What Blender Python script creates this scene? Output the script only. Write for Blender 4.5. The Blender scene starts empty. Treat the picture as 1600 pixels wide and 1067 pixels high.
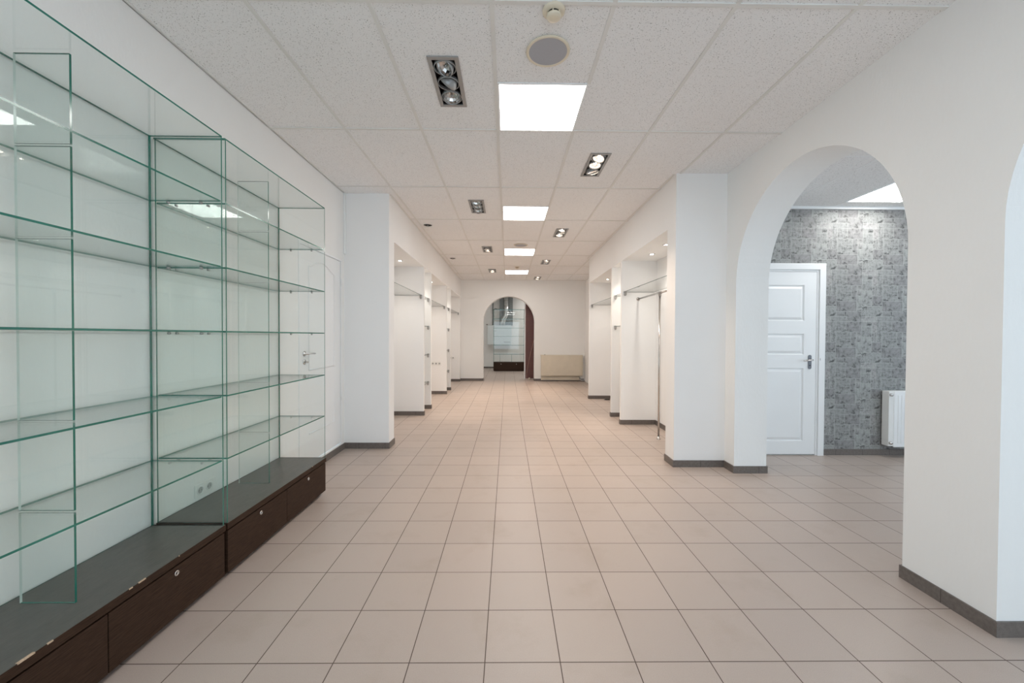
import bpy, bmesh, math, random
from mathutils import Matrix, Vector

S = bpy.context.scene
COL = S.collection
PI = math.pi

# ------------------------------------------------------------------ camera
CAM_H = 1.3078
F_PX, YAW, PITCH, ROLL = 616.306, 0.010966, 0.013758, 0.004728


def cam_dir(x3, y2, z3):
    cr, sr = math.cos(ROLL), math.sin(ROLL)
    cp, sp = math.cos(PITCH), math.sin(PITCH)
    cy, sy = math.cos(YAW), math.sin(YAW)
    x1 = cr * x3 - sr * z3
    z2 = sr * x3 + cr * z3
    z = cp * z2 - sp * y2
    y1 = sp * z2 + cp * y2
    return Vector((cy * x1 + sy * y1, -sy * x1 + cy * y1, z))


cam_data = bpy.data.cameras.new('camera')
cam_data.sensor_width = 36.0
cam_data.lens = F_PX * 36.0 / 1600.0
cam_data.clip_start = 0.02
cam = bpy.data.objects.new('camera', cam_data)
COL.objects.link(cam)
r_, f_, u_ = cam_dir(1, 0, 0), cam_dir(0, 1, 0), cam_dir(0, 0, 1)
cam.matrix_world = Matrix(((r_.x, u_.x, -f_.x, 0), (r_.y, u_.y, -f_.y, 0), (r_.z, u_.z, -f_.z, CAM_H), (0, 0, 0, 1)))
S.camera = cam

# ------------------------------------------------------------------ view, world, daylight
S.view_settings.view_transform = 'Standard'
S.view_settings.look = 'None'
S.view_settings.exposure = 0.70
S.view_settings.gamma = 1.0
S.view_settings.use_curve_mapping = False
S.cycles.transparent_max_bounces = 48
S.cycles.max_bounces = 14
S.cycles.diffuse_bounces = 8
S.cycles.glossy_bounces = 6
S.cycles.sample_clamp_indirect = 6.0

SKY = 1.65
PANEL = 9.2
world = bpy.data.worlds.new('overcast_sky')
S.world = world
world.use_nodes = True
bg = world.node_tree.nodes['Background']
bg.inputs['Color'].default_value = (0.71, 0.865, 1.0, 1)
bg.inputs['Strength'].default_value = SKY

# ------------------------------------------------------------------ helpers


def tag(o, label=None, cat=None, group=None, kind=None):
    if label: o['label'] = label
    if cat: o['category'] = cat
    if group: o['group'] = group
    if kind: o['kind'] = kind
    return o


def empty(name, loc=(0, 0, 0), rz=0.0):
    o = bpy.data.objects.new(name, None)
    o.empty_display_size = 0.1
    COL.objects.link(o)
    o.location = loc
    o.rotation_euler = (0, 0, rz)
    return o


def copy_tree(o, parent=None):
    c = o.copy()
    COL.objects.link(c)
    if parent is not None:
        c.parent = parent
    for ch in list(o.children):
        copy_tree(ch, c)
    return c


def root_loc(o):
    v = Vector((0, 0, 0))
    while o is not None:
        v += Vector(o.location)
        o = o.parent
    return v


class MB:
    """collects shapes in world coordinates and links them as ONE mesh object"""

    def __init__(self):
        self.bm = bmesh.new()

    def quad(self, pts, mi=0):
        f = self.bm.faces.new([self.bm.verts.new(p) for p in pts])
        f.material_index = mi
        return f

    def box(self, x0, x1, y0, y1, z0, z1, mi=0):
        v = [self.bm.verts.new((x, y, z)) for z in (z0, z1) for y in (y0, y1) for x in (x0, x1)]
        fs = []
        for idx in ((0, 2, 3, 1), (4, 5, 7, 6), (0, 1, 5, 4), (2, 6, 7, 3), (0, 4, 6, 2), (1, 3, 7, 5)):
            f = self.bm.faces.new([v[i] for i in idx])
            f.material_index = mi
            fs.append(f)
        return fs

    def tube(self, pts, r, n=16, mi=0, smooth=True):
        pts = [Vector(p) for p in pts]
        rings = []
        up = None
        for i, p in enumerate(pts):
            if i == 0: d = pts[1] - p
            elif i == len(pts) - 1: d = p - pts[i - 1]
            else: d = (pts[i + 1] - p).normalized() + (p - pts[i - 1]).normalized()
            d.normalize()
            if up is None:
                up = Vector((0, 0, 1)) if abs(d.z) < .9 else Vector((1, 0, 0))
            a = d.cross(up).normalized()
            b = a.cross(d).normalized()
            up = b
            rr = r[i] if isinstance(r, (list, tuple)) else r
            rings.append([self.bm.verts.new(p + a * math.cos(t) * rr + b * math.sin(t) * rr)
                          for t in [2 * PI * k / n for k in range(n)]])
        for A, B in zip(rings, rings[1:]):
            for k in range(n):
                f = self.bm.faces.new((A[k], A[(k + 1) % n], B[(k + 1) % n], B[k]))
                f.smooth = smooth
                f.material_index = mi
        for R_ in (rings[0], rings[-1]):
            f = self.bm.faces.new(R_)
            f.material_index = mi

    def lathe(self, prof, origin=(0, 0, 0), axis=(0, 0, 1), n=32, mi=0, smooth=True):
        """prof: list of (radius, height along axis)"""
        o = Vector(origin)
        ax = Vector(axis).normalized()
        q = Vector((0, 0, 1)).rotation_difference(ax)
        rings = []
        for r, h in prof:
            if r < 1e-6:
                rings.append([self.bm.verts.new(o + q @ Vector((0, 0, h)))])
            else:
                rings.append([self.bm.verts.new(o + q @ Vector((r * math.cos(2 * PI * k / n), r * math.sin(2 * PI * k / n), h))) for k in range(n)])
        for A, B in zip(rings, rings[1:]):
            for k in range(n):
                a0, a1 = A[k % len(A)], A[(k + 1) % len(A)]
                b0, b1 = B[k % len(B)], B[(k + 1) % len(B)]
                vs = []
                for v in (a0, a1, b1, b0):
                    if v not in vs: vs.append(v)
                if len(vs) > 2:
                    f = self.bm.faces.new(vs)
                    f.smooth = smooth
                    f.material_index = mi

    def prism(self, poly, a0, a1, fn, mi=0):
        """poly of 2D points pushed from a0 to a1; fn(u, v, a) -> xyz"""
        A = [self.bm.verts.new(fn(u, v, a0)) for u, v in poly]
        B = [self.bm.verts.new(fn(u, v, a1)) for u, v in poly]
        self.bm.faces.new(A).material_index = mi
        self.bm.faces.new(list(reversed(B))).material_index = mi
        n = len(poly)
        for k in range(n):
            self.bm.faces.new((A[k], B[k], B[(k + 1) % n], A[(k + 1) % n])).material_index = mi

    def build(self, name, mats, parent=None, loc=None, bevel=0.0, segs=2, normals=True, fn=None):
        if normals:
            bmesh.ops.recalc_face_normals(self.bm, faces=self.bm.faces)
        me = bpy.data.meshes.new(name)
        base = Vector(loc) if loc is not None else Vector((0, 0, 0))
        if parent is not None:
            base = root_loc(parent)
        for v in self.bm.verts:
            if fn: v.co = fn(v.co)
            v.co = v.co - base
        self.bm.to_mesh(me)
        self.bm.free()
        if not isinstance(mats, (list, tuple)): mats = [mats]
        for m in mats: me.materials.append(m)
        o = bpy.data.objects.new(name, me)
        COL.objects.link(o)
        if parent is not None: o.parent = parent
        elif loc is not None: o.location = base
        if bevel:
            b = o.modifiers.new('bevel', 'BEVEL')
            b.width = bevel
            b.segments = segs
            b.limit_method = 'ANGLE'
        return o


def box(name, x0, x1, y0, y1, z0, z1, mat, parent=None, **k):
    m = MB()
    m.box(x0, x1, y0, y1, z0, z1)
    return m.build(name, mat, parent, **k)


# ------------------------------------------------------------------ materials
def new_mat(name):
    m = bpy.data.materials.new(name)
    m.use_nodes = True
    nt = m.node_tree
    return m, nt, nt.nodes['Principled BSDF']


def N(nt, t, **k):
    n = nt.nodes.new(t)
    for a, b in k.items():
        if a in n.inputs.keys() if hasattr(n.inputs, 'keys') else False:
            n.inputs[a].default_value = b
        else:
            setattr(n, a, b)
    return n


def mth(nt, op, a, b=None, c=None):
    n = nt.nodes.new('ShaderNodeMath')
    n.operation = op
    for i, v in enumerate((a, b, c)):
        if v is None: continue
        if isinstance(v, (int, float)): n.inputs[i].default_value = v
        else: nt.links.new(v, n.inputs[i])
    return n.outputs[0]


def ramp(nt, fac, stops):
    r = nt.nodes.new('ShaderNodeValToRGB')
    el = r.color_ramp.elements
    while len(el) < len(stops): el.new(0.5)
    for e, (p, c) in zip(el, stops):
        e.position = p
        e.color = (*c, 1) if len(c) == 3 else c
    nt.links.new(fac, r.inputs['Fac'])
    return r.outputs['Color']


def noise(nt, vec, scale, detail=3, rough=.5):
    n = nt.nodes.new('ShaderNodeTexNoise')
    n.inputs['Scale'].default_value = scale
    n.inputs['Detail'].default_value = detail
    n.inputs['Roughness'].default_value = rough
    if vec is not None: nt.links.new(vec, n.inputs['Vector'])
    return n.outputs['Fac']


def pos(nt):
    return nt.nodes.new('ShaderNodeNewGeometry').outputs['Position']


def mapping(nt, vec, scale):
    n = nt.nodes.new('ShaderNodeMapping')
    n.inputs['Scale'].default_value = scale
    nt.links.new(vec, n.inputs['Vector'])
    return n.outputs[0]


def bump(nt, bsdf, h, strength, dist):
    b = nt.nodes.new('ShaderNodeBump')
    b.inputs['Strength'].default_value = strength
    b.inputs['Distance'].default_value = dist
    nt.links.new(h, b.inputs['Height'])
    nt.links.new(b.outputs[0], bsdf.inputs['Normal'])


def mix(nt, fac, a, b):
    n = nt.nodes.new('ShaderNodeMix')
    n.data_type = 'RGBA'
    for i, v in ((0, fac), (6, a), (7, b)):
        if isinstance(v, (int, float)): n.inputs[i].default_value = v
        elif isinstance(v, tuple): n.inputs[i].default_value = (*v, 1)
        else: nt.links.new(v, n.inputs[i])
    return n.outputs[2]


def simple(name, col, rough=.5, metal=0.0, spec=.5, var=0.0, scale=20.0):
    m, nt, b = new_mat(name)
    b.inputs['Roughness'].default_value = rough
    b.inputs['Metallic'].default_value = metal
    b.inputs['Specular IOR Level'].default_value = spec
    f = noise(nt, pos(nt), scale, 2)
    lo = tuple(c * (1 - var) for c in col)
    hi = tuple(min(1, c * (1 + var)) for c in col)
    nt.links.new(ramp(nt, f, [(.3, lo), (.7, hi)]), b.inputs['Base Color'])
    return m


def plaster(name, col, amt=.5):
    m, nt, b = new_mat(name)
    p = pos(nt)
    b.inputs['Roughness'].default_value = .75
    b.inputs['Specular IOR Level'].default_value = .25
    f = noise(nt, p, 1.6, 4)
    nt.links.new(ramp(nt, f, [(.3, tuple(c * .975 for c in col)), (.7, col)]), b.inputs['Base Color'])
    h = mth(nt, 'ADD', mth(nt, 'MULTIPLY', noise(nt, mapping(nt, p, (1, 1, .45)), 60, 4), .6), mth(nt, 'MULTIPLY', noise(nt, p, 14, 2), .5))
    bump(nt, b, h, amt, .004)
    return m


M_WALL = plaster('white_textured_plaster', (.86, .86, .845), .45)
M_SMOOTH = plaster('white_painted_board', (.87, .865, .855), .08)

# floor tiles
TS, FX, FY = .30237, -.08555, 1.56275


def floor_mat():
    m, nt, b = new_mat('beige_floor_tile')
    p = pos(nt)
    sep = nt.nodes.new('ShaderNodeSeparateXYZ')
    nt.links.new(p, sep.inputs[0])
    u = mth(nt, 'DIVIDE', mth(nt, 'SUBTRACT', sep.outputs[0], FX), TS)
    v = mth(nt, 'DIVIDE', mth(nt, 'SUBTRACT', sep.outputs[1], FY), TS)
    fu, fv = mth(nt, 'FLOOR', u), mth(nt, 'FLOOR', v)
    du = mth(nt, 'ABSOLUTE', mth(nt, 'SUBTRACT', mth(nt, 'FRACT', u), .5))
    dv = mth(nt, 'ABSOLUTE', mth(nt, 'SUBTRACT', mth(nt, 'FRACT', v), .5))
    g = mth(nt, 'MAXIMUM', du, dv)
    grout = nt.nodes.new('ShaderNodeMapRange')
    grout.inputs['From Min'].default_value = .5 - .0074
    grout.inputs['From Max'].default_value = .5 - .0052
    nt.links.new(g, grout.inputs['Value'])
    cmb = nt.nodes.new('ShaderNodeCombineXYZ')
    nt.links.new(fu, cmb.inputs[0])
    nt.links.new(fv, cmb.inputs[1])
    wn = nt.nodes.new('ShaderNodeTexWhiteNoise')
    nt.links.new(cmb.outputs[0], wn.inputs['Vector'])
    tile = ramp(nt, wn.outputs['Value'], [(0, (.438, .366, .324)), (.5, (.453, .378, .332)), (1, (.470, .390, .344))])
    spk = ramp(nt, noise(nt, p, 420, 2, .7), [(.36, (.86, .86, .86)), (.5, (1, 1, 1)), (.68, (1.0, 1.0, 1.0))])
    mul = nt.nodes.new('ShaderNodeMix')
    mul.data_type = 'RGBA'
    mul.blend_type = 'MULTIPLY'
    mul.inputs[0].default_value = 1
    nt.links.new(tile, mul.inputs[6])
    nt.links.new(spk, mul.inputs[7])
    stain = ramp(nt, noise(nt, p, 3.2, 5, .62), [(.0, (.80, .78, .74)), (.34, (.95, .94, .92)), (.46, (1, 1, 1))])
    mul2 = nt.nodes.new('ShaderNodeMix')
    mul2.data_type = 'RGBA'
    mul2.blend_type = 'MULTIPLY'
    mul2.inputs[0].default_value = 1
    nt.links.new(mul.outputs[2], mul2.inputs[6])
    nt.links.new(stain, mul2.inputs[7])
    c = mix(nt, grout.outputs[0], mul2.outputs[2], (.085, .058, .045))
    nt.links.new(c, b.inputs['Base Color'])
    rr = mth(nt, 'ADD', mth(nt, 'MULTIPLY', grout.outputs[0], .5), mth(nt, 'ADD', .33, mth(nt, 'MULTIPLY', noise(nt, p, 8, 3), .1)))
    nt.links.new(rr, b.inputs['Roughness'])
    b.inputs['Specular IOR Level'].default_value = .5
    h = mth(nt, 'SUBTRACT', mth(nt, 'MULTIPLY', noise(nt, p, 90, 2), .12), grout.outputs[0])
    bump(nt, b, h, .35, .0015)
    return m


M_FLOOR = floor_mat()


def ceiling_mat():
    m, nt, b = new_mat('fissured_ceiling_tile')
    p = pos(nt)
    b.inputs['Roughness'].default_value = .9
    b.inputs['Specular IOR Level'].default_value = .15
    a = noise(nt, p, 150, 3, .65)
    spots = ramp(nt, a, [(.33, (.30, .29, .27)), (.40, (1, 1, 1))])
    base = ramp(nt, noise(nt, p, .8, 3), [(.3, (.85, .845, .84)), (.7, (.88, .875, .87))])
    mul = nt.nodes.new('ShaderNodeMix')
    mul.data_type = 'RGBA'
    mul.blend_type = 'MULTIPLY'
    mul.inputs[0].default_value = 1
    nt.links.new(base, mul.inputs[6])
    nt.links.new(spots, mul.inputs[7])
    nt.links.new(mul.outputs[2], b.inputs['Base Color'])
    bump(nt, b, noise(nt, p, 120, 4, .7), .5, .004)
    return m


M_CEIL = ceiling_mat()
M_GRID = simple('ceiling_grid_paint', (.74, .73, .70), .5, var=.03, scale=5)


def skirt_mat():
    m, nt, b = new_mat('grey_brown_skirting_tile')
    p = pos(nt)
    sep = nt.nodes.new('ShaderNodeSeparateXYZ')
    nt.links.new(p, sep.inputs[0])
    s = mth(nt, 'ADD', sep.outputs[0], sep.outputs[1])
    fr = mth(nt, 'FRACT', mth(nt, 'DIVIDE', mth(nt, 'ADD', s, 20.11), .302))
    j = mth(nt, 'LESS_THAN', fr, .012)
    c = ramp(nt, noise(nt, p, 55, 4, .7), [(.3, (.115, .098, .086)), (.7, (.175, .152, .138))])
    nt.links.new(mix(nt, j, c, (.05, .04, .035)), b.inputs['Base Color'])
    b.inputs['Roughness'].default_value = .42
    return m


M_SKIRT = skirt_mat()


def wood_mat(name, c0, c1, rough):
    m, nt, b = new_mat(name)
    p = pos(nt)
    f = noise(nt, mapping(nt, p, (14, 5, 90)), 2.2, 6, .7)
    g = noise(nt, mapping(nt, p, (60, 10, 300)), 3, 3, .7)
    fac = mth(nt, 'ADD', mth(nt, 'MULTIPLY', f, .6), mth(nt, 'MULTIPLY', g, .4))
    nt.links.new(ramp(nt, fac, [(.38, c0), (.62, c1)]), b.inputs['Base Color'])
    b.inputs['Roughness'].default_value = rough
    b.inputs['Specular IOR Level'].default_value = .5 if rough < .5 else .18
    bump(nt, b, g, .15, .0008)
    return m


M_WENGE = wood_mat('dark_wenge_laminate', (.020, .009, .005), (.055, .030, .018), .6)
M_WTOP = wood_mat('dark_laminate_top', (.070, .066, .058), (.100, .094, .083), .34)
M_CHIP = simple('bare_chipboard', (.55, .40, .28), .8, var=.2, scale=200)
M_BLACK = simple('black_gap', (.01, .01, .01), .6)
M_BROWN = wood_mat('red_brown_veneer', (.105, .034, .026), (.150, .050, .038), .4)


def glass_mat(name, tint):
    m = bpy.data.materials.new(name)
    m.use_nodes = True
    nt = m.node_tree
    nt.nodes.clear()
    out = nt.nodes.new('ShaderNodeOutputMaterial')
    tr = nt.nodes.new('ShaderNodeBsdfTransparent')
    gl = nt.nodes.new('ShaderNodeBsdfGlossy')
    gl.inputs['Roughness'].default_value = .01
    mx = nt.nodes.new('ShaderNodeMixShader')
    geo = nt.nodes.new('ShaderNodeNewGeometry')
    fr = nt.nodes.new('ShaderNodeFresnel')
    ior = mth(nt, 'ADD', 1.5, mth(nt, 'MULTIPLY', geo.outputs['Backfacing'], 1 / 1.5 - 1.5))
    nt.links.new(ior, fr.inputs['IOR'])
    # very faint unevenness of the tint from sheet to sheet
    c = ramp(nt, noise(nt, geo.outputs['Position'], .6, 1), [(.3, tuple(v * .995 for v in tint)), (.7, tint)])
    nt.links.new(c, tr.inputs['Color'])
    nt.links.new(fr.outputs[0], mx.inputs[0])
    nt.links.new(tr.outputs[0], mx.inputs[1])
    nt.links.new(gl.outputs[0], mx.inputs[2])
    nt.links.new(mx.outputs[0], out.inputs['Surface'])
    return m


M_GLASS = glass_mat('green_tinted_glass', (.974, .993, .987))
M_GLASS2 = glass_mat('clear_shelf_glass', (.985, .993, .990))
M_GEDGE = simple('green_glass_edge', (.009, .145, .105), .12, var=.25, scale=4, spec=.8)
M_GEDGE_LIT = simple('light_painted_glass_edge', (.50, .60, .56), .15, var=.1, scale=4, spec=.8)  # same glass painted paler, standing in for light passing through the edge
M_GEDGE2 = simple('grey_glass_edge', (.20, .24, .23), .15, var=.2, scale=4, spec=.8)
M_CHROME = simple('chrome', (.62, .60, .58), .18, 1.0, var=.04)
M_STEEL = simple('brushed_steel', (.42, .41, .40), .34, 1.0, var=.06)
M_FRAME = simple('satin_grey_metal', (.33, .33, .325), .38, .35, var=.04)
M_PLATE = simple('dark_grey_plate', (.16, .165, .18), .35, .4, var=.05)
M_DARK = simple('dark_lamp_housing', (.012, .010, .010), .5, var=.2)
M_WHITE = simple('white_satin_paint', (.84, .85, .85), .35, var=.01, scale=3)
M_PLASTIC = simple('white_plastic', (.80, .80, .78), .3, var=.01)
M_SOCK_SHADE = simple('socket_recess_shade', (.38, .39, .38), .5)  # shadow inside the recess painted in as a darker grey
M_CREAM = simple('cream_plastic', (.74, .66, .52), .4, var=.02)
M_CREAMRAD = simple('cream_painted_steel', (.69, .62, .50), .42, var=.03, scale=6)
M_SPK = simple('grey_speaker_mesh', (.40, .40, .425), .6, .0, var=.06, scale=600)
M_HOLE = simple('dark_hole', (.02, .018, .016), .8)
M_CORD = simple('pale_cord', (.42, .26, .20), .6, var=.1)
M_DUCT = simple('galvanised_duct', (.60, .62, .62), .28, .9, var=.12, scale=12)
M_DUCTB = simple('grey_duct_casing', (.23, .25, .25), .5, .2, var=.1)
M_METALBOX = simple('pale_grey_enamel', (.70, .75, .76), .35, var=.02)


def emit_mat(name, col, strength):
    m, nt, b = new_mat(name)
    b.inputs['Base Color'].default_value = (.8, .8, .8, 1)
    c = ramp(nt, noise(nt, pos(nt), 5, 1), [(.3, tuple(v * .99 for v in col)), (.7, col)])
    nt.links.new(c, b.inputs['Emission Color'])
    b.inputs['Emission Strength'].default_value = strength
    return m


M_PANEL = emit_mat('lit_opal_diffuser', (1.0, .975, .945), PANEL)
M_BULB = emit_mat('lit_halogen_lens', (1.0, .74, .56), .42)
M_BULB.node_tree.nodes['Principled BSDF'].inputs['Metallic'].default_value = 1.0
M_BULB.node_tree.nodes['Principled BSDF'].inputs['Roughness'].default_value = .2
M_BULBHOT = emit_mat('halogen_filament', (1.0, .86, .70), 30.0)
M_DOWN = emit_mat('lit_downlight_lens', (1.0, .93, .82), 25.0)

# ------------------------------------------------------------------ room dimensions
H = 2.931
LW = -1.88           # left wall face
LH = -1.37           # left hall face
RHB = 1.68           # right hall face
END = 11.50
FRONT = -1.8
SOF = 2.43


def rwx(y):          # face of the right wall, slightly out of square
    return 2.123 + .0157 * y


def shear_r(co):     # the right hall wall runs slightly out of square too
    return Vector((co.x + .008 * (co.y - 4.9), co.y, co.z))


def struct(o):
    return tag(o, kind='structure')


def cell_sheet(mb, x0, x1, y0, y1, z, holes, up=False, mi=0):
    xs = sorted({x0, x1, *[h[0] for h in holes], *[h[1] for h in holes]})
    ys = sorted({y0, y1, *[h[2] for h in holes], *[h[3] for h in holes]})
    for a, b in zip(xs, xs[1:]):
        for c, d in zip(ys, ys[1:]):
            mx, my = (a + b) / 2, (c + d) / 2
            if any(h[0] < mx < h[1] and h[2] < my < h[3] for h in holes): continue
            mb.quad([(a, c, z), (b, c, z), (b, d, z), (a, d, z)], mi)


# floor (hall, side room and far room share it)
m = MB()
m.box(-2.3, 6.7, FRONT - .3, 16.3, -.12, 0)
struct(m.build('floor', M_FLOOR))

# ------------------------------------------------------------------ ceiling fixtures' positions
SPOT_L = [(-.481, y) for y in (2.32, 4.74, 7.18, 9.60)]
SPOT_R = [(.730, y) for y in (3.512, 5.965, 8.42, 10.80)]
SPOT_W, SPOT_D = .185, .50
PANELS = [(-.062, y) for y in (.16, 2.566, 4.970, 7.370, 9.770)]
PS = .562
holes = [(x + .014, x + SPOT_W - .014, y + .014, y + SPOT_D - .014) for x, y in SPOT_L + SPOT_R]
holes += [(x - .012, x + PS + .012, y - .012, y + PS + .012) for x, y in PANELS]

m = MB()
cell_sheet(m, -2.0, 2.55, FRONT, END + .12, H + .004, holes)
struct(m.build('ceiling', M_CEIL, normals=False))
# T bars
m = MB()
BW = .011
gx = [-.0854 + .6 * i for i in range(-3, 5)]
gy = [3.141 + 1.2 * j for j in range(-4, 8)]
bar_holes = holes


def bar(mb, x0, x1, y0, y1):
    lift = .0004 if x1 - x0 > y1 - y0 else 0
    # a bar is interrupted where a fitting sits in the grid
    segs = [(x0, x1, y0, y1)]
    for h in bar_holes:
        nxt = []
        for s in segs:
            if s[0] >= h[1] or s[1] <= h[0] or s[2] >= h[3] or s[3] <= h[2]:
                nxt.append(s)
                continue
            if x1 - x0 > y1 - y0:
                if s[0] < h[0]: nxt.append((s[0], h[0], s[2], s[3]))
                if s[1] > h[1]: nxt.append((h[1], s[1], s[2], s[3]))
            else:
                if s[2] < h[2]: nxt.append((s[0], s[1], s[2], h[2]))
                if s[3] > h[3]: nxt.append((s[0], s[1], h[3], s[3]))
        segs = nxt
    for s in segs:
        mb.box(s[0], s[1], s[2], s[3], H - .0015 - lift, H + .012 + lift)


for x in gx:
    if -1.9 < x < 2.3: bar(m, x - BW, x + BW, FRONT + .01, END - .001)
for y in gy:
    if FRONT < y < END: bar(m, LW + .001, 2.28, y - BW, y + BW)
# wall angles
bar(m, LW + .001, LW + .02, FRONT + .01, 4.56)
bar(m, LH, LH + .02, 4.6, END - .02)
bar(m, LH, 2.25, END - .02, END)
bar(m, 1.645, 1.665, 3.95, 8.25)
struct(m.build('trim_1', M_GRID))

# ------------------------------------------------------------------ walls
# left wall with the door opening
DL0, DL1, DLZ = 3.566, 4.476, 2.155
m = MB()
m.box(LW - .15, LW, FRONT, DL0, 0, H + .02)
m.box(LW - .15, LW, DL1, 4.70, 0, H + .02)
m.box(LW - .15, LW, DL0, DL1, DLZ, H + .02)
m.box(LW - .15, LW, DL0, DL1, 0, .085)
struct(m.build('wall_left', M_WALL))

# left side of the hall: partitions, lintel and back wall of the display niches
LP = [(4.565, 4.772), (6.465, 6.515), (7.063, 7.115), (8.855, 8.905), (9.488, 9.538), (11.33, END + .1)]
m = MB()
m.box(LW - .15, LW, 4.70, END + .1, 0, SOF)
for a, b in LP: m.box(LW, LH, a, b, 0, SOF)
m.box(LW - .15, LH, 4.70, END + .1, SOF, H + .02)
m.box(LW, LH, 4.565, 4.70, SOF, H + .02)
struct(m.build('wall_hall_left', M_SMOOTH))

# right side of the hall
RP = [(3.93, 4.144), (5.84, 5.895), (6.40, 6.45), (8.245, 8.30)]
m = MB()
m.box(2.20, 2.36, 3.945, 8.30, 0, SOF)
for a, b in RP: m.box(RHB, 2.20, a, b, 0, SOF)
m.box(RHB, 2.36, 3.93, 8.30, SOF, H + .02)
m.box(2.20, 2.36, 8.30, END + .1, 0, H + .02)
struct(m.build('wall_hall_right', M_SMOOTH, fn=shear_r))

# right wall with the two arches
AR_Z, AR_R = 1.815, .8225


def arch_wall(mb, spans, y0, y1, z1, x0, x1, zs, rz, n=40):
    """wall in the y direction; spans = list of (ya, yb) arch openings; x0, x1 may be functions of y"""
    fx0 = x0 if callable(x0) else (lambda y: x0)
    fx1 = x1 if callable(x1) else (lambda y: x1)

    def P(y, z, k): return ((fx0(y) if k == 0 else fx1(y)), y, z)

    cur = y0
    for a, b in spans + [(y1, None)]:
        mb_pts = [(cur, 0), (a, 0), (a, z1), (cur, z1)]
        A = [P(y, z, 0) for y, z in mb_pts]
        B = [P(y, z, 1) for y, z in mb_pts]
        mb.quad(A)
        mb.quad(B)
        if b is None:
            mb.quad([A[1], A[2], B[2], B[1]])
        if cur == y0:
            mb.quad([A[0], A[3], B[3], B[0]])
        if b is None: break
        c, r = (a + b) / 2, (b - a) / 2
        pts = [(a, 0)] + [(c - r * math.cos(PI * k / n), zs + rz * math.sin(PI * k / n)) for k in range(n + 1)] + [(b, 0)]
        for (ya, za), (yb, zb) in zip(pts, pts[1:]):
            f = mb.quad([P(ya, za, 0), P(yb, zb, 0), P(yb, zb, 1), P(ya, za, 1)])
            f.smooth = False
            if yb > ya + 1e-6:
                for k in (0, 1):
                    mb.quad([P(ya, za, k), P(yb, zb, k), P(yb, z1, k), P(ya, z1, k)])
        cur = b


m = MB()
arch_wall(m, [(.045, 1.69), (2.11, 3.755)], FRONT, 3.95, H + .02, rwx, lambda y: 2.495, AR_Z, .835)
bmesh.ops.remove_doubles(m.bm, verts=m.bm.verts, dist=1e-5)
struct(m.build('wall_right', M_WALL))
m = MB()
m.box(2.36, 2.495, 3.95, 4.50, 0, H + .02)
struct(m.build('wall_right_return', M_WALL))

# far wall with its arch
m = MB()
arch_wall(m, [(-.71, .78)], -1.6, 2.6, H + .02, 0, .25, 1.72, .745)
bmesh.ops.remove_doubles(m.bm, verts=m.bm.verts, dist=1e-5)
struct(m.build('wall_far', M_WALL, fn=lambda c: Vector((c.y, END + c.x, c.z))))

# front wall behind the camera with the shop window openings
def window_wall(name, x0, x1, wx0, wx1, z0, z1, mat):
    mb = MB()
    mb.box(x0, wx0, FRONT - .2, FRONT, 0, H + .02)
    mb.box(wx1, x1, FRONT - .2, FRONT, 0, H + .02)
    mb.box(wx0, wx1, FRONT - .2, FRONT, 0, z0)
    mb.box(wx0, wx1, FRONT - .2, FRONT, z1, H + .02)
    return struct(mb.build(name, mat))


window_wall('wall_front', -2.03, 2.3, -1.6, 2.0, .25, 2.45, M_WALL)
window_wall('wall_front_side_room', 2.3, 6.6, 3.1, 6.2, .4, 2.45, M_WALL)

# ------------------------------------------------------------------ side room
SR = 4.337
SH = 2.75
m = MB()
cell_sheet(m, 2.495, 6.4, FRONT, SR, SH, [(3.586, 4.174, 3.586, 4.174 - .008)])
struct(m.build('ceiling_side_room', M_CEIL, normals=False))
m = MB()
for x in (2.98, 3.58, 4.18, 4.78, 5.38, 5.98):
    m.box(x - .006, x + .006, FRONT, 3.586 if 3.5 < x < 4.2 else SR, SH - .002, SH + .008)
    if 3.5 < x < 4.2: m.box(x - .006, x + .006, 4.17, SR, SH - .002, SH + .008)
for y in (-1.07, .13, 1.33, 2.53, 3.13):
    m.box(2.5, 6.4, y - .006, y + .006, SH - .002, SH + .008)
m.box(2.5, 6.4, SR - .028, SR - .0015, SH - .03, SH - .001)
struct(m.build('trim_2', M_WHITE))
mb = MB()
mb.box(6.4, 6.6, FRONT, .2, 0, H)
mb.box(6.4, 6.6, 3.4, SR + .2, 0, H)
mb.box(6.4, 6.6, .2, 3.4, 0, .6)  # unseen window opening added to bring more daylight into the side room
mb.box(6.4, 6.6, .2, 3.4, 2.6, H)
struct(mb.build('wall_side_room_right', M_WALL))


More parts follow.
